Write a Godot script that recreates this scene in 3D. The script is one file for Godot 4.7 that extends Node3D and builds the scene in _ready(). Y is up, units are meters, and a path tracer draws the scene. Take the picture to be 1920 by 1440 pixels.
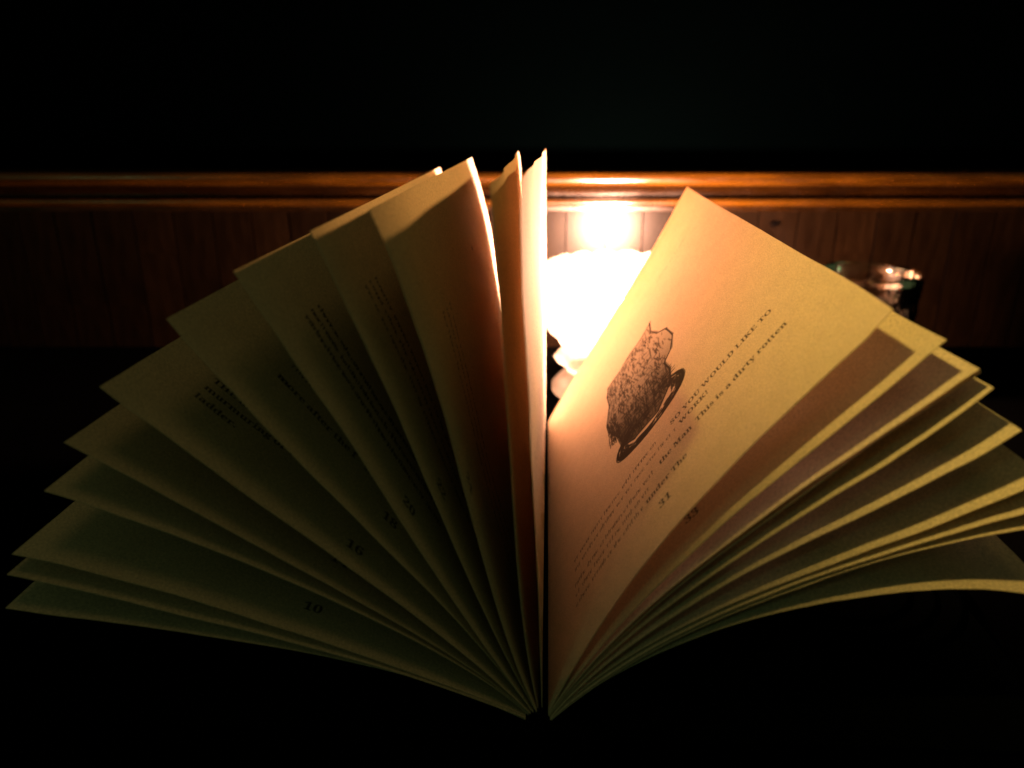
extends Node3D
# A paperback stands open on a dark table, its leaves fanned out, with a burning candle glass behind it.

const PAGE_W := 131.0       # width and height of a leaf, in millimetres
const PAGE_H := 197.0
const DEPTH := 0.197        # the leaves run this far away from the viewer
const EYE := 0.1532

var rng := RandomNumberGenerator.new()
var serif := SystemFont.new()
var serif_bold := SystemFont.new()
var mats := {}

func _ready() -> void:
	rng.seed = 4711
	# ---------------------------------------------------------------- camera
	var cam := Camera3D.new()
	cam.name = "camera"
	cam.position = Vector3(0, EYE, 0)
	cam.rotation_degrees = Vector3(-19.904, 0, 0)
	cam.fov = 52.814
	cam.near = 0.01
	cam.far = 20.0
	var lens := CameraAttributesPhysical.new()
	lens.frustum_focal_length = 24.167
	lens.frustum_near = 0.01
	lens.frustum_far = 20.0
	lens.frustum_focus_distance = 0.235
	lens.exposure_aperture = 9.0
	lens.exposure_multiplier = 1.0
	cam.attributes = lens
	add_child(cam)
	cam.fov = 52.814
	# ---------------------------------------------------------------- surroundings
	var env := Environment.new()
	env.background_mode = Environment.BG_COLOR
	env.background_color = Color(0.0300, 0.0390, 0.0140).linear_to_srgb()
	env.tonemap_mode = Environment.TONE_MAPPER_LINEAR
	env.tonemap_exposure = 1.0
	env.sdfgi_enabled = true
	env.ssao_enabled = true
	env.ssil_enabled = true
	var we := WorldEnvironment.new()
	we.name = "surroundings"
	we.environment = env
	add_child(we)
	# ---------------------------------------------------------------- lamps of the room, outside the picture
	var lamp := SpotLight3D.new()
	lamp.name = "lamp_over_the_table"
	lamp.light_color = Color(1.0, 0.66, 0.13).linear_to_srgb()
	lamp.light_energy = 0.92
	lamp.light_size = 0.03
	lamp.shadow_enabled = true
	lamp.spot_range = 4.0
	lamp.spot_attenuation = 2.0
	lamp.spot_angle = 7.4
	lamp.spot_angle_attenuation = 1.0
	add_child(lamp)
	lamp.look_at_from_position(Vector3(0.05, 0.09, -0.2) + Vector3(-0.55, 0.77, 0.30) * 0.9, Vector3(0.15, 0.1, -0.2))
	var side := SpotLight3D.new()
	side.name = "lamp_beyond_the_table"
	side.light_color = Color(1.0, 0.48, 0.12).linear_to_srgb()
	side.light_energy = 0.8
	side.light_size = 0.03
	side.shadow_enabled = true
	side.spot_range = 4.0
	side.spot_attenuation = 2.0
	side.spot_angle = 9.0
	side.spot_angle_attenuation = 1.0
	add_child(side)
	side.look_at_from_position(Vector3(0.0, 0.13, -0.28) + Vector3(0.885, 0.462, -0.05) * 0.9, Vector3(-0.03, 0.12, -0.28))
	var front := OmniLight3D.new()
	front.name = "lamp_behind_the_reader"
	front.light_color = Color(1.0, 0.62, 0.19).linear_to_srgb()
	front.light_energy = 0.017
	front.light_size = 0.12
	front.shadow_enabled = true
	front.omni_range = 5.0
	front.omni_attenuation = 2.0
	front.position = Vector3(0.08, 0.78, 0.02)
	add_child(front)
	var far_lamp := OmniLight3D.new()
	far_lamp.name = "lamp_across_the_room"
	far_lamp.light_color = Color(0.45, 1.0, 0.42).linear_to_srgb()
	far_lamp.light_energy = 0.022
	far_lamp.light_size = 0.05
	far_lamp.shadow_enabled = true
	far_lamp.omni_range = 5.0
	far_lamp.omni_attenuation = 2.0
	far_lamp.position = Vector3(-0.75, 0.45, 0.5)
	add_child(far_lamp)

	serif.font_names = PackedStringArray(["Droid Serif"])
	serif_bold.font_names = PackedStringArray(["Droid Serif"])
	serif_bold.font_weight = 700
	make_materials()
	build_table()
	build_wall()
	build_book()
	build_candle()
	build_tumbler()
	build_coaster()

# ==================================================================== helpers
func lin(r: float, g: float, b: float, a := 1.0) -> Color:
	var c := Color(r, g, b).linear_to_srgb()
	c.a = a
	return c

func mat(called: String, col: Color, rough: float, spec := 0.5) -> StandardMaterial3D:
	var m := StandardMaterial3D.new()
	m.resource_name = called
	m.albedo_color = col
	m.roughness = rough
	m.metallic_specular = spec
	return m

func put(called: String, mesh: Mesh, m: Material, parent: Node) -> MeshInstance3D:
	var o := MeshInstance3D.new()
	o.name = called
	o.mesh = mesh
	if m:
		for s in mesh.get_surface_count():
			mesh.surface_set_material(s, m)
	parent.add_child(o, true)
	return o

func thing(called: String, label: String, category: String, at := Vector3.ZERO) -> Node3D:
	var o := Node3D.new()
	o.name = called
	o.position = at
	o.set_meta("label", label)
	o.set_meta("category", category)
	add_child(o, true)
	return o

func quad(st: SurfaceTool, a: Vector3, b: Vector3, c: Vector3, d: Vector3) -> void:
	for v in [a, b, c, a, c, d]:
		st.add_vertex(v)

# a box with chamfered long edges, front faces clockwise
func slab(lo: Vector3, hi: Vector3, ch: float) -> ArrayMesh:
	var st := SurfaceTool.new()
	st.begin(Mesh.PRIMITIVE_TRIANGLES)
	st.set_smooth_group(-1)
	var rings := []
	for s in [[lo.z, ch], [lo.z + ch, 0.0], [hi.z - ch, 0.0], [hi.z, ch]]:
		var k: float = s[1]
		var z: float = s[0]
		var r := PackedVector3Array()
		for p in [[lo.x + k, lo.y + k + ch], [lo.x + k, hi.y - k - ch], [lo.x + k + ch, hi.y - k], [hi.x - k - ch, hi.y - k], [hi.x - k, hi.y - k - ch], [hi.x - k, lo.y + k + ch], [hi.x - k - ch, lo.y + k], [lo.x + k + ch, lo.y + k]]:
			r.append(Vector3(p[0], p[1], z))
		rings.append(r)
	for i in 3:
		for j in 8:
			var n := (j + 1) % 8
			quad(st, rings[i][j], rings[i + 1][j], rings[i + 1][n], rings[i][n])
	for j in range(1, 7):
		for v in [rings[3][0], rings[3][j], rings[3][j + 1]]:
			st.add_vertex(v)
		for v in [rings[0][0], rings[0][j + 1], rings[0][j]]:
			st.add_vertex(v)
	st.generate_normals()
	return st.commit()

# a tongued board: its varnished face and, as a second surface, its dull edges
func board_mesh(wide: float, y0: float, y1: float, deep: float, face: Material, edge: Material) -> ArrayMesh:
	var am := ArrayMesh.new()
	var h := wide * 0.5
	var st := SurfaceTool.new()
	st.begin(Mesh.PRIMITIVE_TRIANGLES)
	quad(st, Vector3(-h, y0, 0), Vector3(-h, y1, 0), Vector3(h, y1, 0), Vector3(h, y0, 0))
	st.generate_normals()
	st.commit(am)
	st = SurfaceTool.new()
	st.begin(Mesh.PRIMITIVE_TRIANGLES)
	st.set_smooth_group(-1)
	quad(st, Vector3(-h, y0, -deep), Vector3(-h, y1, -deep), Vector3(-h, y1, 0), Vector3(-h, y0, 0))
	quad(st, Vector3(h, y0, 0), Vector3(h, y1, 0), Vector3(h, y1, -deep), Vector3(h, y0, -deep))
	quad(st, Vector3(-h, y1, 0), Vector3(-h, y1, -deep), Vector3(h, y1, -deep), Vector3(h, y1, 0))
	quad(st, Vector3(-h, y0, -deep), Vector3(-h, y0, 0), Vector3(h, y0, 0), Vector3(h, y0, -deep))
	quad(st, Vector3(h, y0, -deep), Vector3(h, y1, -deep), Vector3(-h, y1, -deep), Vector3(-h, y0, -deep))
	st.generate_normals()
	st.commit(am)
	am.surface_set_material(0, face)
	am.surface_set_material(1, edge)
	return am

# profile of (height, depth towards the viewer) swept along x
func moulding(profile: PackedVector2Array, x0: float, x1: float, wall_z: float, smooth := true) -> ArrayMesh:
	var st := SurfaceTool.new()
	st.begin(Mesh.PRIMITIVE_TRIANGLES)
	st.set_smooth_group(0 if smooth else -1)
	var n := 24
	for i in n:
		var a := lerpf(x0, x1, float(i) / n)
		var b := lerpf(x0, x1, float(i + 1) / n)
		for j in profile.size() - 1:
			var p := profile[j]
			var q := profile[j + 1]
			quad(st, Vector3(a, p.x, wall_z + p.y), Vector3(b, p.x, wall_z + p.y), Vector3(b, q.x, wall_z + q.y), Vector3(a, q.x, wall_z + q.y))
	st.generate_normals()
	return st.commit()

# a surface of revolution whose points are (radius, height), closed by its own profile; wave names the relief of shaped()
func lathe(profile: PackedVector2Array, n: int, wave := "", smooth := true) -> ArrayMesh:
	var st := SurfaceTool.new()
	st.begin(Mesh.PRIMITIVE_TRIANGLES)
	st.set_smooth_group(0 if smooth else -1)
	var g := []
	for i in n:
		var t := TAU * i / n
		var row := PackedVector3Array()
		for j in profile.size():
			var p := profile[j]
			if wave:
				p = shaped(wave, t, j, p, profile.size())
			row.append(Vector3(p.x * cos(t), p.y, p.x * sin(t)))
		g.append(row)
	for i in n:
		var k := (i + 1) % n
		for j in profile.size() - 1:
			quad(st, g[i][j], g[i][j + 1], g[k][j + 1], g[k][j])
	st.generate_normals()
	return st.commit()

# relief of pressed and cut glass: t is the angle, j the place of p in a profile of n points
func shaped(kind: String, t: float, j: int, p: Vector2, n: int) -> Vector2:
	match kind:
		"scallops":
			var up := clampf((p.y - 0.033) / 0.0395, 0.0, 1.0)
			var rim := smoothstep(0.55, 1.0, up)
			var quilt := sin(t * 17.0 + up * 9.0) * sin(t * 17.0 - up * 9.0)
			var k := 0.035 * rim * cos(t * 17.0)
			if j <= n / 2 and p.x > 0.01:
				k += 0.03 * quilt * (1.0 - rim * 0.5)
			return Vector2(p.x * (1.0 + k), p.y + (0.0028 * smoothstep(0.7, 1.0, up) * absf(sin(t * 8.5)) if up > 0.7 else 0.0))
		"lobes":
			return Vector2(p.x * (1.0 + 0.05 * cos(t * 10.0) * smoothstep(0.005, 0.02, p.y)), p.y)
		"cuts":
			if j < 3 or j > 14:
				return p
			var up := (p.y - 0.003) / 0.055
			var d1 := absf(fposmod((t * 10.0 / TAU + up * 2.0), 1.0) - 0.5)
			var d2 := absf(fposmod((t * 10.0 / TAU - up * 2.0), 1.0) - 0.5)
			return Vector2(p.x - 0.0030 * (1.0 - smoothstep(0.0, 0.3, minf(d1, d2))) * (1.0 - smoothstep(0.75, 0.95, up)), p.y)
	return p

func ring_box(cx: float, r0: float, r1: float, y0: float, y1: float) -> PackedVector2Array:
	var b := (y1 - y0) * 0.35
	return PackedVector2Array([Vector2(r0, y0), Vector2(r0, y1 - b), Vector2(r0 + b, y1), Vector2(r1 - b, y1), Vector2(r1, y1 - b), Vector2(r1, y0), Vector2(r0, y0)])

# ==================================================================== materials
func make_materials() -> void:
	# varnished wood: long streaks along x
	var w := 512
	var h := 256
	var n1 := FastNoiseLite.new()
	n1.seed = 5
	n1.frequency = 0.02
	var n2 := FastNoiseLite.new()
	n2.seed = 8
	n2.frequency = 0.11
	var im := Image.create(w, h, false, Image.FORMAT_RGB8)
	var rg := Image.create(w, h, false, Image.FORMAT_RGB8)
	for y in h:
		for x in w:
			var a := n1.get_noise_2d(x * 0.35, y * 4.0) + 0.6 * n2.get_noise_2d(x * 0.12, y * 3.0)
			var k := clampf(0.5 + 0.75 * a, 0.0, 1.0)
			im.set_pixel(x, y, lin(lerpf(0.008, 0.042, k), lerpf(0.0028, 0.0170, k), lerpf(0.0002, 0.0009, k)))
			var r := clampf(0.26 + 0.10 * n1.get_noise_2d(x * 1.3 + 90, y * 1.7) + 0.1 * n2.get_noise_2d(x * 0.2, y * 2.0 + 300), 0.1, 0.8)
			rg.set_pixel(x, y, Color(r, r, r))
	var wood := mat("varnished wood", Color.WHITE, 1.0, 0.48)
	wood.albedo_texture = ImageTexture.create_from_image(im)
	wood.roughness_texture = ImageTexture.create_from_image(rg)
	wood.uv1_triplanar = true
	wood.uv1_world_triplanar = true
	wood.uv1_scale = Vector3(3.1, 9.0, 9.0)
	wood.clearcoat_enabled = true
	wood.clearcoat = 0.2
	wood.clearcoat_roughness = 0.2
	mats.rail = wood
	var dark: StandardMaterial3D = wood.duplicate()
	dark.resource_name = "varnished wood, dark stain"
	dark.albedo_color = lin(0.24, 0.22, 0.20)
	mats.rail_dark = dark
	# boards: the same wood with upright grain, in a few tones
	var im2 := Image.create(256, 512, false, Image.FORMAT_RGB8)
	for y in 512:
		for x in 256:
			var a := n1.get_noise_2d(x * 4.0 + 700, y * 0.4) + 0.6 * n2.get_noise_2d(x * 3.0, y * 0.15 + 99)
			var k := clampf(0.5 + 0.7 * a, 0.0, 1.0)
			im2.set_pixel(x, y, lin(lerpf(0.45, 1.0, k), lerpf(0.40, 1.0, k), lerpf(0.35, 1.0, k)))
	var t2 := ImageTexture.create_from_image(im2)
	mats.boards = []
	for k in 5:
		var tone: float = [0.75, 1.0, 0.6, 1.2, 0.88][k]
		var b := mat("dark board", lin(0.0055 * tone, 0.0028 * tone, 0.0011 * tone), 0.32, 0.24)
		b.albedo_texture = t2
		b.uv1_triplanar = true
		b.uv1_scale = Vector3(7.0, 6.0, 7.0)
		b.uv1_offset = Vector3(0.37 * k, 0.21 * k, 0)
		mats.boards.append(b)
	var up := mat("dark painted wall", lin(0.00005, 0.00018, 0.0002), 0.2, 0.06)
	var nt := NoiseTexture2D.new()
	nt.noise = FastNoiseLite.new()
	nt.noise.seed = 3
	nt.noise.frequency = 0.012
	nt.width = 256
	nt.height = 256
	nt.seamless = true
	nt.as_normal_map = true
	nt.bump_strength = 2.0
	up.specular_mode = BaseMaterial3D.SPECULAR_DISABLED
	up.normal_enabled = true
	up.normal_texture = nt
	up.normal_scale = 0.25
	up.uv1_triplanar = true
	up.uv1_scale = Vector3(2, 2, 2)
	mats.wall = up
	mats.table = mat("black stained table", lin(0.0006, 0.0006, 0.0006), 0.7, 0.02)
	mats.cover = mat("black cover board", lin(0.0012, 0.0016, 0.0016), 0.6, 0.08)
	mats.coaster = mat("black coaster", lin(0.0004, 0.0006, 0.0006), 0.5, 0.03)
	for k in ["table", "cover", "coaster"]:
		mats[k].specular_mode = BaseMaterial3D.SPECULAR_DISABLED
	mats.hole = mat("nail hole", lin(0.0012, 0.001, 0.001), 0.9, 0.1)
	mats.hole.specular_mode = BaseMaterial3D.SPECULAR_DISABLED
	mats.under = paper_material(paper_texture(512, 512, PackedFloat32Array(), 77, 0.0))
	mats.rim = mats.under

func paper_material(tex: Texture2D) -> StandardMaterial3D:
	var m := mat("book paper", Color.WHITE, 0.9, 0.12)
	m.albedo_texture = tex
	m.texture_repeat = false
	m.backlight_enabled = true
	m.backlight = lin(0.74, 0.60, 0.44)
	return m

# ==================================================================== printing
# ink: darkness of every pixel of a page, from 0 to 1
var ink := PackedFloat32Array()
var iw := 0
var ih := 0
var ppm := 1.0

func blank_page(scale: float) -> void:
	ppm = scale
	iw = int(PAGE_W * scale)
	ih = int(PAGE_H * scale)
	ink = PackedFloat32Array()
	ink.resize(iw * ih)

func dab(x: int, y: int, k: float) -> void:
	if x >= 0 and y >= 0 and x < iw and y < ih:
		var i := y * iw + x
		ink[i] = minf(1.0, ink[i] + k)

# a pen stroke; coordinates in millimetres from the top left corner
func stroke(a: Vector2, b: Vector2, wide: float, dark: float) -> void:
	var p := a * ppm
	var q := b * ppm
	var r := wide * ppm * 0.5
	var lo := p.min(q) - Vector2(r + 1, r + 1)
	var hi := p.max(q) + Vector2(r + 1, r + 1)
	var d := q - p
	var l2 := maxf(d.length_squared(), 0.0001)
	for y in range(maxi(0, int(lo.y)), mini(ih - 1, int(hi.y)) + 1):
		for x in range(maxi(0, int(lo.x)), mini(iw - 1, int(hi.x)) + 1):
			var c := Vector2(x + 0.5, y + 0.5)
			var t := clampf((c - p).dot(d) / l2, 0.0, 1.0)
			var k := clampf(r + 0.5 - c.distance_to(p + d * t), 0.0, 1.0)
			if k > 0.0:
				var i := y * iw + x
				ink[i] = ink[i] + (1.0 - ink[i]) * k * dark

# a line of text; at: start of its baseline, size: type size, all in millimetres
func write(s: String, at: Vector2, size: float, dark := 0.93, font: Font = null, right_at := -1.0) -> float:
	var tm := TextMesh.new()
	tm.text = s
	tm.font = font if font else serif
	tm.font_size = 48
	tm.pixel_size = size / 48.0
	tm.depth = 0.0
	tm.curve_step = 2.0
	tm.horizontal_alignment = HORIZONTAL_ALIGNMENT_LEFT
	tm.vertical_alignment = VERTICAL_ALIGNMENT_TOP
	var arr := tm.get_mesh_arrays()
	var vs: PackedVector3Array = arr[Mesh.ARRAY_VERTEX]
	var ix: PackedInt32Array = arr[Mesh.ARRAY_INDEX] if arr[Mesh.ARRAY_INDEX] != null else PackedInt32Array(range(vs.size()))
	if vs.is_empty():
		return 0.0
	var asc := tm.font.get_ascent(48) * size / 48.0
	var x1 := -1e9
	for v in vs:
		x1 = maxf(x1, v.x)
	if right_at >= 0.0:
		at.x = right_at - x1
	for i in range(0, ix.size(), 3):
		var a := Vector2(vs[ix[i]].x, -vs[ix[i]].y - asc)
		var b := Vector2(vs[ix[i + 1]].x, -vs[ix[i + 1]].y - asc)
		var c := Vector2(vs[ix[i + 2]].x, -vs[ix[i + 2]].y - asc)
		a = (a + at) * ppm
		b = (b + at) * ppm
		c = (c + at) * ppm
		var area := (b - a).cross(c - a)
		if absf(area) < 1e-6:
			continue
		var lo := a.min(b).min(c)
		var hi := a.max(b).max(c)
		for y in range(int(floorf(lo.y)), int(ceilf(hi.y)) + 1):
			for x in range(int(floorf(lo.x)), int(ceilf(hi.x)) + 1):
				var k := 0.0
				for s2 in 9:
					var p := Vector2(x + (s2 % 3 + 0.5) / 3.0, y + (s2 / 3 + 0.5) / 3.0)
					var e0 := (b - a).cross(p - a) / area
					var e1 := (c - b).cross(p - b) / area
					var e2 := (a - c).cross(p - c) / area
					if e0 >= 0.0 and e1 >= 0.0 and e2 >= 0.0:
						k += 1.0 / 9.0
				if k > 0.0:
					dab(x, y, k * dark)
	return x1

# words too small and dim to read: runs of letter-like pen marks between x0 and x1
func unread(x0: float, x1: float, y: float, size: float, dark := 0.8) -> void:
	var x := x0
	var letters := 0
	while x < x1 - size * 0.5:
		if letters <= 0:
			letters = rng.randi_range(2, 7)
			x += size * 0.30
		letters -= 1
		var h := size * 0.42 * rng.randf_range(0.9, 1.05)
		var w := size * rng.randf_range(0.28, 0.46)
		var tall := size * 0.66 if rng.randf() < 0.3 else h
		var lw := size * 0.085
		match rng.randi_range(0, 3):
			0:
				stroke(Vector2(x, y), Vector2(x, y - tall), lw, dark)
				stroke(Vector2(x, y - h), Vector2(x + w * 0.8, y - h * 0.9), lw * 0.8, dark)
				stroke(Vector2(x + w * 0.8, y - h * 0.9), Vector2(x + w * 0.8, y), lw, dark)
			1:
				stroke(Vector2(x + w * 0.7, y - h * 0.8), Vector2(x + w * 0.1, y - h * 0.75), lw * 0.8, dark)
				stroke(Vector2(x + w * 0.1, y - h * 0.75), Vector2(x + w * 0.1, y - h * 0.15), lw, dark)
				stroke(Vector2(x + w * 0.1, y - h * 0.1), Vector2(x + w * 0.75, y - h * 0.05), lw * 0.8, dark)
			2:
				stroke(Vector2(x + w * 0.4, y), Vector2(x + w * 0.4, y - tall), lw, dark)
				stroke(Vector2(x + w * 0.1, y - h), Vector2(x + w * 0.7, y - h), lw * 0.7, dark)
			3:
				stroke(Vector2(x + w * 0.1, y - h), Vector2(x + w * 0.35, y), lw, dark)
				stroke(Vector2(x + w * 0.35, y), Vector2(x + w * 0.7, y - h), lw, dark)
		x += w

# a battered top hat in pencil and ink
func draw_hat() -> void:
	var crown := PackedVector2Array([Vector2(50, 70), Vector2(58, 71), Vector2(66, 69), Vector2(73, 70), Vector2(80.5, 66), Vector2(79, 76), Vector2(81.5, 84), Vector2(85.5, 90), Vector2(86.5, 100), Vector2(83.5, 109), Vector2(79, 113), Vector2(80, 121), Vector2(78, 131), Vector2(70, 138), Vector2(58, 136), Vector2(52, 131), Vector2(50.5, 120), Vector2(47.5, 112), Vector2(46, 101), Vector2(49, 88), Vector2(48.5, 78)])
	for i in crown.size():
		var a := crown[i]
		var b := crown[(i + 1) % crown.size()]
		for r in 3:
			stroke(a + Vector2(rng.randf_range(-.5, .5), rng.randf_range(-.5, .5)), b + Vector2(rng.randf_range(-.5, .5), rng.randf_range(-.5, .5)), 0.55, 0.6)
	# a pencil wash, then hatching, thinner towards the torn right side
	for y in range(int(66 * ppm), int(138 * ppm)):
		for x in range(int(45 * ppm), int(88 * ppm)):
			var c := Vector2(x, y) / ppm
			if Geometry2D.is_point_in_polygon(c, crown):
				dab(x, y, 0.38 + 0.46 * smoothstep(88.0, 132.0, c.y) + 0.14 * smoothstep(66.0, 50.0, c.x) - 0.12 * smoothstep(70.0, 84.0, c.x))
	var tries := 0
	while tries < 2600:
		tries += 1
		var c := Vector2(rng.randf_range(46, 87), rng.randf_range(66, 138))
		var shade := 0.32 + 0.45 * smoothstep(95.0, 134.0, c.y) + 0.18 * smoothstep(66.0, 50.0, c.x) - 0.22 * smoothstep(72.0, 84.0, c.x)
		if rng.randf() > shade or not Geometry2D.is_point_in_polygon(c, crown):
			continue
		var dirv := Vector2(rng.randf_range(-0.25, 0.3), 1.0) * rng.randf_range(2.0, 6.0)
		if rng.randf() < 0.3:
			dirv = Vector2(1.0, rng.randf_range(-0.4, 0.5)) * rng.randf_range(1.5, 4.0)
		if Geometry2D.is_point_in_polygon(c + dirv, crown):
			stroke(c, c + dirv, rng.randf_range(0.3, 0.75), rng.randf_range(0.4, 0.8))
	# the band and the dark flap at the lower left
	for k in 120:
		var t := rng.randf()
		var c := Vector2(lerpf(50.5, 78, t), 119.0 + 7.0 * sin(t * PI) + rng.randf_range(0, 7))
		stroke(c, c + Vector2(rng.randf_range(1, 4), rng.randf_range(-0.6, 0.8)), 0.6, 0.75)
	for k in 90:
		var c := Vector2(rng.randf_range(45.8, 52), rng.randf_range(100, 119))
		stroke(c, c + Vector2(rng.randf_range(-0.6, 0.9), rng.randf_range(1.5, 4)), 0.6, 0.8)
	# the brim: a flat ring, darkest along its lower rim
	var bc := Vector2(66, 133.5)
	for k in 620:
		var t := rng.randf() * TAU
		var r := sqrt(rng.randf_range(0.42, 1.0))
		var c := bc + Vector2(cos(t) * 17.8, sin(t) * 9.2) * r
		var e := bc + Vector2(cos(t + 0.22) * 17.8, sin(t + 0.22) * 9.2) * r
		if sin(t) > -0.1 or absf(cos(t)) > 0.75:
			if not (rng.randf() < 0.35 and r < 0.86 and c.x > 68.0):
				stroke(c, e, 0.75, 0.8)
	for k in 3:
		for i in 40:
			var t := TAU * i / 40.0
			var u := TAU * (i + 1) / 40.0
			var s := 1.0 - 0.03 * k + rng.randf_range(-0.006, 0.006)
			if sin(t) > -0.35 or absf(cos(t)) > 0.6:
				stroke(bc + Vector2(cos(t) * 18.2, sin(t) * 9.4) * s, bc + Vector2(cos(u) * 18.2, sin(u) * 9.4) * s, 0.5, 0.8)

# paper with its fibres and the ink on it; tone: how yellowed
func paper_texture(w: int, h: int, inked: PackedFloat32Array, seed_no: int, show: float) -> ImageTexture:
	var n1 := FastNoiseLite.new()
	n1.seed = seed_no
	n1.frequency = 0.28
	var n2 := FastNoiseLite.new()
	n2.seed = seed_no + 5
	n2.frequency = 0.018
	var im := Image.create(w, h, false, Image.FORMAT_RGB8)
	var has := inked.size() == w * h
	for y in h:
		for x in w:
			var g := 1.0 + 0.24 * n1.get_noise_2d(x, y) + rng.randf_range(-0.18, 0.18) + 0.05 * n2.get_noise_2d(x, y)
			var k: float = inked[y * w + x] if has else 0.0
			var c := Color(0.72 * g, 0.64 * g, 0.53 * g)
			c = c.lerp(Color(0.018, 0.014, 0.012), k * 0.95)
			im.set_pixel(x, y, c.linear_to_srgb())
	return ImageTexture.create_from_image(im)

func page_print(which: String) -> StandardMaterial3D:
	var L := 16.5
	if which == "31":
		blank_page(6.0)
		draw_hat()
		var z := 3.35
		write("SO YOU WOULD LIKE TO", Vector2(0, 153.6), z, 0.9, serif_bold, 114.2)
		unread(18, 66, 153.4, z)
		write("WORK!", Vector2(75.0, 158.6), z, 0.9, serif_bold)
		unread(18, 74, 158.6, z)
		write("the Man  This is a dirty rotten", Vector2(0, 166.2), z, 0.92, serif_bold, 114.4)
		unread(18, 63, 166.0, z)
		unread(18, 60, 170.8, z)
		unread(18, 55, 175.6, z)
		write("under The", Vector2(0, 175.8), z, 0.92, serif_bold, 73.5)
		write("31", Vector2(60.2, 184.2), 4.3, 0.95, serif_bold)
		# the heading on the other side shows through
		unread(91, 114, 37.6, 3.4, 0.3)
	else:
		blank_page(4.0)
		var z := 3.6
		match which:
			"10":
				write("10", Vector2(68.5, 187.5), 4.6, 0.95, serif_bold)
				unread(L, 60, 130, z)
			"12", "14":
				for k in 4:
					unread(L, 112, 150 + 5.4 * k, z)
				write(which, Vector2(66.5, 188), 4.6, 0.9, serif_bold)
			"16":
				write("THE man", Vector2(14.5, 165.6), z, 0.95, serif_bold)
				unread(31, 112, 165.4, z, 0.9)
				write("murmuring or the", Vector2(14.5, 171.0), z, 0.95, serif_bold)
				unread(47, 112, 171.0, z, 0.9)
				write("ladder.", Vector2(14.5, 176.8), z, 0.95, serif_bold)
				write("16", Vector2(66.3, 190.5), 4.8, 0.95, serif_bold)
			"18":
				unread(L + 8, 112, 167.4, z)
				unread(24.5, 30, 176.6, z)
				write("more after the f", Vector2(25.0, 176.8), z, 0.95, serif_bold)
				unread(56, 112, 177, z)
				write("18", Vector2(67.3, 187.6), 4.8, 0.95, serif_bold)
			"20":
				for k in 3:
					unread(15.5, 112 - 30.0 * float(k == 2), 168.6 + 5.2 * k, z, 0.95)
					unread(15.5, 100 - 30.0 * float(k == 2), 168.9 + 5.2 * k, z, 0.8)
				write("20", Vector2(65.5, 190.0), 4.8, 0.95, serif_bold)
			"22":
				for k in 3:
					unread(15.5, 112, 168.0 + 5.2 * k, z, 0.95)
				write("22", Vector2(65.0, 190.5), 4.8, 0.95, serif_bold)
			"24":
				for k in 3:
					unread(30, 112, 153 + 6.0 * k, z, 0.75)
				for k in 3:
					stroke(Vector2(28.3, 77.4), Vector2(28.7, 78.0), 1.3, 0.9)
				write("24", Vector2(65.0, 190.5), 4.8, 0.9, serif_bold)
			"33":
				for k in 4:
					unread(18, 113, 150 + 5.4 * k, z)
				write("33", Vector2(60.2, 185.2), 4.4, 0.95, serif_bold)
	return paper_material(paper_texture(iw, ih, ink, 100 + which.to_int(), 1.0))

# ==================================================================== the book
func bez(c: PackedVector2Array, t: float) -> Vector2:
	var s := 1.0 - t
	return (c[0] * s * s * s + c[1] * 3.0 * s * s * t + c[2] * 3.0 * s * t * t + c[3] * t * t * t) * 0.001

# the points of a leaf's section at even steps of its length, stretched or cut to the width of a page
func section(c: PackedVector2Array, n: int) -> PackedVector2Array:
	var pts := PackedVector2Array()
	var at := PackedFloat32Array()
	var total := 0.0
	for i in 81:
		var p := bez(c, i / 80.0)
		if i:
			total += p.distance_to(pts[i - 1])
		pts.append(p)
		at.append(total)
	var out := PackedVector2Array()
	var k := 0
	for i in n + 1:
		var want := total * i / n
		while k < 79 and at[k + 1] < want:
			k += 1
		out.append(pts[k].lerp(pts[k + 1], clampf((want - at[k]) / maxf(at[k + 1] - at[k], 1e-9), 0.0, 1.0)))
	return out

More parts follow.
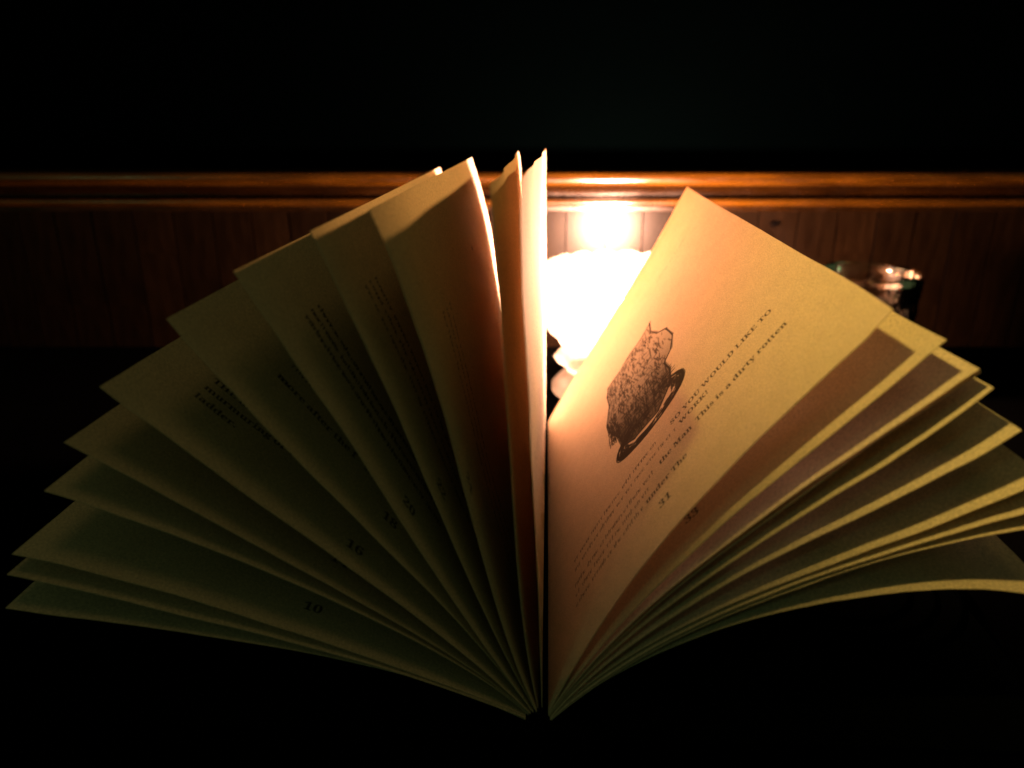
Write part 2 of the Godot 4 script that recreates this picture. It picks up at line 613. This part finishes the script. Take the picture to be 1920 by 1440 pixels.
# one leaf: the section near the viewer and the one at the far end, joined; its upper side carries the print
func leaf(book: Node3D, near: Array, far: Array, upper: Material, side: int, seed_no: int, z0 := 0.0, curl := 0.0) -> MeshInstance3D:
	var nu := 30
	var nv := 22
	var cn := PackedVector2Array()
	var cf := PackedVector2Array()
	for i in 4:
		cn.append(Vector2(near[i * 2], near[i * 2 + 1]))
		cf.append(Vector2(far[i * 2], far[i * 2 + 1]))
	var a := section(cn, nu)
	var b := section(cf, nu)
	var wob := FastNoiseLite.new()
	wob.seed = seed_no
	wob.frequency = 1.0
	var g := []
	for i in nu + 1:
		var row := PackedVector3Array()
		var u := float(i) / nu
		for j in nv + 1:
			var v := float(j) / nv          # 0 far, 1 near
			var p := b[i].lerp(a[i], v)
			var w := 0.0013 * u * wob.get_noise_2d(u * 1.6 + 3.0, v * 2.2) + 0.0005 * u * sin(v * 4.0 + seed_no) * (1.0 - v)
			var t := (a[mini(i + 1, nu)] - a[maxi(i - 1, 0)]).normalized()
			p += Vector2(-t.y, t.x) * w
			if curl != 0.0:                   # a rounded, lifted corner
				var q := maxf(0.0, u - 0.93) * maxf(0.0, v - 0.93) / 0.0049
				p += Vector2(-t.y, t.x) * curl * q - t * absf(curl) * 0.6 * q
			row.append(Vector3(p.x, p.y, -DEPTH * (1.0 - v) + z0))
		g.append(row)
	# normals towards the upper side
	var th := 0.00008
	var am := ArrayMesh.new()
	var sides := []
	for s in 2:
		var st := SurfaceTool.new()
		st.begin(Mesh.PRIMITIVE_TRIANGLES)
		st.set_smooth_group(0)
		var sgn := 1.0 if s == 0 else -1.0
		var lay := []
		for i in nu + 1:
			var row := PackedVector3Array()
			for j in nv + 1:
				var du: Vector3 = g[mini(i + 1, nu)][j] - g[maxi(i - 1, 0)][j]
				var dv: Vector3 = g[i][mini(j + 1, nv)] - g[i][maxi(j - 1, 0)]
				var nrm := dv.cross(du).normalized() * (1.0 if side > 0 else -1.0)
				row.append(g[i][j] + nrm * th * sgn)
			lay.append(row)
		sides.append(lay)
		for i in nu:
			for j in nv:
				var cs := [[i, j], [i + 1, j], [i + 1, j + 1], [i, j + 1]]
				var order := [0, 1, 2, 0, 2, 3] if (side > 0) == (s == 0) else [0, 2, 1, 0, 3, 2]
				for k in order:
					var c: Array = cs[k]
					var u := float(c[0]) / nu
					st.set_uv(Vector2(u if (side > 0) == (s == 0) else 1.0 - u, float(c[1]) / nv))
					st.add_vertex(lay[c[0]][c[1]])
		st.generate_normals()
		st.commit(am)
	var rim := SurfaceTool.new()
	rim.begin(Mesh.PRIMITIVE_TRIANGLES)
	rim.set_smooth_group(-1)
	var ring := []
	for i in nu + 1:
		ring.append([i, nv])
	for j in range(nv - 1, -1, -1):
		ring.append([nu, j])
	for i in range(nu - 1, -1, -1):
		ring.append([i, 0])
	for k in ring.size() - 1:
		var p: Array = ring[k]
		var q: Array = ring[k + 1]
		if side > 0:
			quad(rim, sides[0][p[0]][p[1]], sides[0][q[0]][q[1]], sides[1][q[0]][q[1]], sides[1][p[0]][p[1]])
		else:
			quad(rim, sides[0][q[0]][q[1]], sides[0][p[0]][p[1]], sides[1][p[0]][p[1]], sides[1][q[0]][q[1]])
	rim.generate_normals()
	rim.commit(am)
	am.surface_set_material(0, upper)
	am.surface_set_material(1, mats.under)
	am.surface_set_material(2, mats.rim)
	return put("page", am, null, book)

func build_book() -> void:
	var book := thing("open_book", "paperback book standing open in front of the candle, its yellowed pages fanned out", "book", Vector3(0.00686, 0.004, -0.15785))
	book.rotation_degrees.y = -2.4878
	var plain := []
	for k in 3:
		plain.append(paper_material(paper_texture(400, 600, PackedFloat32Array(), 30 + k, 0.0)))
	# left of the fold, from the lowest leaf up (millimetres: across, up)
	var l := [
		[[-3.4, -0.1, -42.8, 22.0, -90.6, 22.5, -134.4, 30.0], ""],
		[[-3.4, 0.7, -43.6, 19.7, -88.3, 29.4, -131.4, 40.3], ""],
		[[-3.4, 1.1, -44.0, 19.9, -86.0, 35.2, -129.2, 45.8], "10"],
		[[-2.7, 1.3, -20.6, 23.1, -90.1, 55.0, -117.3, 63.9], "12"],
		[[-2.5, 1.6, -22.9, 25.5, -82.1, 57.0, -110.4, 75.6], "14"],
		[[-2.1, 2.0, -29.4, 34.8, -67.9, 60.5, -98.9, 90.0], "16"],
		[[-1.7, 2.5, -24.3, 39.7, -56.7, 69.9, -81.0, 106.0], "18"],
		[[-1.4, 2.5, -24.6, 39.5, -43.9, 79.5, -65.7, 116.0], "20"],
		[[-1.0, 2.9, -20.0, 42.5, -30.4, 84.9, -49.1, 124.3], "22"],
		[[-0.6, 2.9, -16.4, 43.6, -19.7, 88.6, -35.8, 129.1], "24"],
	]
	for i in l.size():
		var near: Array = l[i][0]
		var far: Array = near.duplicate()
		far[6] = near[6] + 1.2
		far[7] = near[7] - 1.6
		if l[i][1] == "24":
			far = [-0.6, 1.0, -23.0, 38.0, -17.9, 84.6, -33.2, 127.0]
		leaf(book, near, far, page_print(l[i][1]) if l[i][1] else plain[i % 3], -1, 11 + i, rng.randf_range(-0.0006, 0.0004))
	# leaves standing upright at the fold, seen along their edges
	var m := [
		[[-0.2, 2.9, -8.8, 46.2, -6.2, 90.6, -11.1, 134.1], [-0.2, 2.9, -6.5, 46.2, -7.0, 88.0, -12.4, 129.5]],
		[[0.8, 3.0, -0.5, 46.9, -4.1, 90.6, -5.0, 134.8], [1.0, 2.8, 0.6, 42.0, 0.2, 86.0, -1.0, 130.8]],
	]
	for i in m.size():
		leaf(book, m[i][0], m[i][1], plain[i % 3], -1, 40 + i, rng.randf_range(-0.002, 0.001))
	# right of the fold, from page 31 down
	var r := [
		[[2.5, 1.8, 21.9, 49.9, 38.6, 70.4, 72.5, 109.5], "31"],
		[[2.5, 1.5, 22.8, 41.2, 53.2, 71.6, 83.9, 102.8], "33"],
		[[2.7, 1.3, 23.8, 40.0, 58.9, 69.0, 91.6, 96.8], ""],
		[[2.7, 1.1, 25.3, 38.5, 59.7, 67.3, 92.3, 95.9], ""],
		[[2.7, 1.0, 25.7, 39.1, 64.4, 61.9, 95.9, 92.1], ""],
		[[3.0, 0.8, 27.4, 38.6, 69.2, 56.4, 103.0, 83.2], ""],
		[[3.0, 0.6, 30.0, 36.9, 74.8, 49.0, 111.7, 71.3], ""],
		[[3.0, 0.5, 31.1, 33.7, 73.9, 51.0, 114.0, 65.0], ""],
		[[3.2, 0.3, 31.7, 32.5, 73.6, 51.4, 115.3, 60.7], ""],
		[[3.3, 0.3, 31.5, 32.4, 78.7, 45.8, 120.6, 41.6], ""],
	]
	for i in r.size():
		var near: Array = r[i][0]
		var far: Array = near.duplicate()
		if i == 0:
			far = [2.5, 0.6, 18.0, 33.0, 43.0, 72.6, 62.7, 114.3]
		elif i == 1:
			far = [2.5, 0.6, 19.2, 33.0, 48.0, 66.5, 81.5, 100.0]
		elif i < 9:                       # these leaves lie closer together at their far ends
			far = [2.8, 0.5, 20.2 + 1.0 * i, 33.0 - 0.5 * i, 50.0 + 2.5 * i, 65.0 - 1.7 * i, 83.0 + 2.6 * i, 98.0 - 3.2 * i]
		else:
			far[6] = near[6] - 0.8
			far[7] = near[7] + 0.8
		var o := leaf(book, near, far, page_print(r[i][1]) if r[i][1] else plain[i % 3], 1, 60 + i, rng.randf_range(-0.0006, 0.0004), 0.0009 if i == 0 else 0.0)
		if i == 0:
			o.set_meta("label", "page 31 with the drawing of a battered top hat")
	# the cover under the leaves
	put("cover_board", slab(Vector3(-0.136, -0.0036, -0.2), Vector3(-0.006, -0.0016, 0.003), 0.0005), mats.cover, book)
	put("cover_board", slab(Vector3(0.006, -0.0036, -0.2), Vector3(0.136, -0.0016, 0.003), 0.0005), mats.cover, book)
	put("spine", slab(Vector3(-0.0057, -0.0037, -0.2), Vector3(0.0057, -0.0006, 0.003), 0.0008), mats.cover, book)

# ==================================================================== table and wall
func build_table() -> void:
	var t := thing("table", "black stained wooden table under the open book", "table", Vector3(0, 0, 0))
	put("table_top", slab(Vector3(-1.1, -0.03, -0.4985), Vector3(1.1, 0.0, 0.12), 0.002), mats.table, t)

func build_wall() -> void:
	var w := Node3D.new()
	w.name = "wall"
	w.set_meta("kind", "structure")
	w.set_meta("label", "dark wall with varnished wooden wainscot and rail behind the candle")
	add_child(w)
	put("painted_wall", slab(Vector3(-1.3, 0.112, -0.56), Vector3(1.3, 1.3, -0.512), 0.001), mats.wall, w)
	put("backing", slab(Vector3(-1.3, -0.5, -0.56), Vector3(1.3, 0.1115, -0.5125), 0.001), mats.hole, w)
	var x := -0.62
	var k := 0
	while x < 0.62:
		var wide := rng.randf_range(0.0235, 0.0265)
		var o := put("board", board_mesh(wide - 0.0007, -0.06, 0.094, 0.006, mats.boards[rng.randi_range(0, 4)], mats.hole), null, w)
		o.position = Vector3(x + wide * 0.5, 0, -0.505 + rng.randf_range(-0.00015, 0.00015))
		o.rotation_degrees = Vector3(rng.randf_range(-0.3, 0.3), rng.randf_range(-0.35, 0.35), 0)
		x += wide
		k += 1
	# the rail: a round bead, a hollow and a thin bead below
	var bead := PackedVector2Array()
	for i in 13:
		var a := PI * (i / 12.0) - PI / 2
		bead.append(Vector2(0.1098 - 0.0046 * sin(-a) * 1.0, 0.0 + 0.0185 + 0.0046 * cos(a)))
	bead.insert(0, Vector2(0.1052, 0.0))
	bead.append(Vector2(0.1144, 0.0))
	put("rail_bead", moulding(bead, -0.75, 0.75, -0.512), mats.rail, w)
	var cove := PackedVector2Array()
	for i in 9:
		var a := PI / 2 * i / 8.0
		cove.append(Vector2(0.0972 + 0.0080 * sin(a), 0.0085 + 0.0080 * (1.0 - cos(a))))
	cove.insert(0, Vector2(0.0972, 0.0))
	cove.append(Vector2(0.1052, 0.0))
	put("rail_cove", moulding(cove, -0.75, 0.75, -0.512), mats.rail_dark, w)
	var low := PackedVector2Array()
	for i in 11:
		var a := PI * (i / 10.0) - PI / 2
		low.append(Vector2(0.0946 + 0.0026 * sin(a), 0.0125 + 0.0026 * cos(a)))
	low.insert(0, Vector2(0.0920, 0.0))
	low.append(Vector2(0.0972, 0.0))
	put("rail_lower_bead", moulding(low, -0.75, 0.75, -0.512), mats.rail, w)
	var fascia := PackedVector2Array([Vector2(0.0885, 0.0), Vector2(0.0885, 0.0085), Vector2(0.0890, 0.0090), Vector2(0.0920, 0.0090), Vector2(0.0920, 0.0)])
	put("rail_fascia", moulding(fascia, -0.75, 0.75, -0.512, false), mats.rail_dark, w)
	var nail := CylinderMesh.new()
	nail.top_radius = 0.0019
	nail.bottom_radius = 0.0022
	nail.height = 0.004
	nail.radial_segments = 16
	var no := put("nail", nail, mats.hole, w)
	no.rotation_degrees.x = 90
	no.position = Vector3(0.1690, 0.0805, -0.5045)

# ==================================================================== candle and glasses
func build_candle() -> void:
	var at := Vector3(0.0575, 0.0, -0.4120)
	var o := thing("candle_glass", "glowing pressed-glass candle holder with scalloped rim behind the book", "candle holder", at)
	var bowl := mat("pressed glass, lit through", lin(0.95, 0.90, 0.82, 0.06), 0.35, 0.5)
	bowl.transparency = BaseMaterial3D.TRANSPARENCY_ALPHA
	bowl.backlight_enabled = true
	bowl.backlight = lin(1.0, 0.93, 0.82)
	var prof := PackedVector2Array()
	var n := 22
	for i in n + 1:
		var t := float(i) / n
		prof.append(Vector2(0.0310 + 0.0070 * smoothstep(0.0, 0.14, t) + 0.0004 * t, 0.0320 + 0.0390 * t))
	for i in range(n, -1, -1):
		var t := float(i) / n
		prof.append(Vector2(0.0286 + 0.0070 * smoothstep(0.0, 0.14, t) + 0.0004 * t, 0.0345 + 0.0365 * t))
	prof.append(Vector2(0.0, 0.0340))
	prof.insert(0, Vector2(0.0, 0.0318))
	put("bowl", lathe(prof, 112, "scallops"), bowl, o)
	var foot := PackedVector2Array([Vector2(0.0, 0.0), Vector2(0.0325, 0.0), Vector2(0.0348, 0.0014), Vector2(0.0350, 0.0040), Vector2(0.0315, 0.0078), Vector2(0.0260, 0.0110), Vector2(0.0260, 0.0140), Vector2(0.0305, 0.0175), Vector2(0.0325, 0.0205), Vector2(0.0305, 0.0235), Vector2(0.0275, 0.0262), Vector2(0.0295, 0.0290), Vector2(0.0303, 0.0312), Vector2(0.0, 0.0312)])
	var thick := bowl.duplicate()
	thick.albedo_color = lin(0.95, 0.90, 0.84, 0.45)
	thick.resource_name = "pressed glass, thick"
	put("foot", lathe(foot, 80, "lobes"), thick, o)
	# the candle stands in the glass
	var c := thing("candle", "small white wax candle burning inside the scalloped glass", "candle", at + Vector3(0.0145, 0.0347, 0))
	var wax := mat("wax", lin(0.85, 0.78, 0.62), 0.45, 0.4)
	wax.subsurf_scatter_enabled = true
	wax.subsurf_scatter_strength = 0.4
	put("wax", lathe(PackedVector2Array([Vector2(0, 0), Vector2(0.0150, 0), Vector2(0.0155, 0.001), Vector2(0.0155, 0.0165), Vector2(0.0148, 0.0175), Vector2(0.0120, 0.0168), Vector2(0, 0.0162)]), 40), wax, c)
	put("wick", lathe(PackedVector2Array([Vector2(0, 0.016), Vector2(0.0006, 0.016), Vector2(0.0005, 0.0195), Vector2(0, 0.0198)]), 10), mats.hole, c)
	var flame := mat("flame", lin(1.0, 0.75, 0.35), 1.0, 0.0)
	flame.emission_enabled = true
	flame.emission = lin(1.0, 0.66, 0.26)
	flame.emission_energy_multiplier = 25.0
	var fp := PackedVector2Array()
	for i in 15:
		var t := i / 14.0
		fp.append(Vector2(0.0042 * pow(sin(PI * pow(t, 0.62)), 0.9) if i > 0 and i < 14 else 0.0, 0.0185 + 0.0190 * t))
	put("flame", lathe(fp, 24), flame, c)
	var light := OmniLight3D.new()
	light.name = "candle_light"
	light.light_color = Color(1.0, 0.49, 0.31).linear_to_srgb()
	light.light_energy = 0.46
	light.light_size = 0.0035
	light.shadow_enabled = true
	light.omni_range = 4.0
	light.omni_attenuation = 2.0
	light.position = at + Vector3(0.0145, 0.0347 + 0.0305, 0)
	add_child(light)

func build_tumbler() -> void:
	var o := thing("tumbler", "clear cut-glass tumbler by the wainscot behind the right-hand pages", "glass", Vector3(0.2005, 0.0, -0.4300))
	var clear := mat("cut glass", lin(1.0, 0.98, 0.95, 0.0), 0.04, 0.5)
	clear.refraction_enabled = true
	clear.refraction_scale = 0.05
	var prof := PackedVector2Array([Vector2(0, 0), Vector2(0.0250, 0), Vector2(0.0262, 0.0012)])
	for i in 13:
		prof.append(Vector2(0.0264 + 0.0020 * i / 12.0, 0.003 + 0.0550 * i / 12.0))
	prof.append_array(PackedVector2Array([Vector2(0.0287, 0.0612), Vector2(0.0284, 0.0640), Vector2(0.0276, 0.0650), Vector2(0.0266, 0.0640), Vector2(0.0260, 0.0600), Vector2(0.0242, 0.0130), Vector2(0.0225, 0.0105), Vector2(0.0, 0.0098)]))
	put("tumbler_body", lathe(prof, 60, "cuts", false), clear, o)

func build_coaster() -> void:
	var o := thing("coaster", "black round coaster with ring ridges under the right-hand pages", "coaster", Vector3(0.1080, 0.0, -0.2250))
	put("disc", lathe(PackedVector2Array([Vector2(0, 0.0003), Vector2(0.041, 0.0003), Vector2(0.042, 0.0008), Vector2(0.042, 0.0016), Vector2(0.0415, 0.002), Vector2(0, 0.002)]), 96), mats.coaster, o)
	for k in 3:
		var r := 0.0395 - 0.0076 * k
		put("ridge", lathe(ring_box(0, r - 0.0006, r + 0.0006, 0.0018, 0.0030), 96), mats.coaster, o)
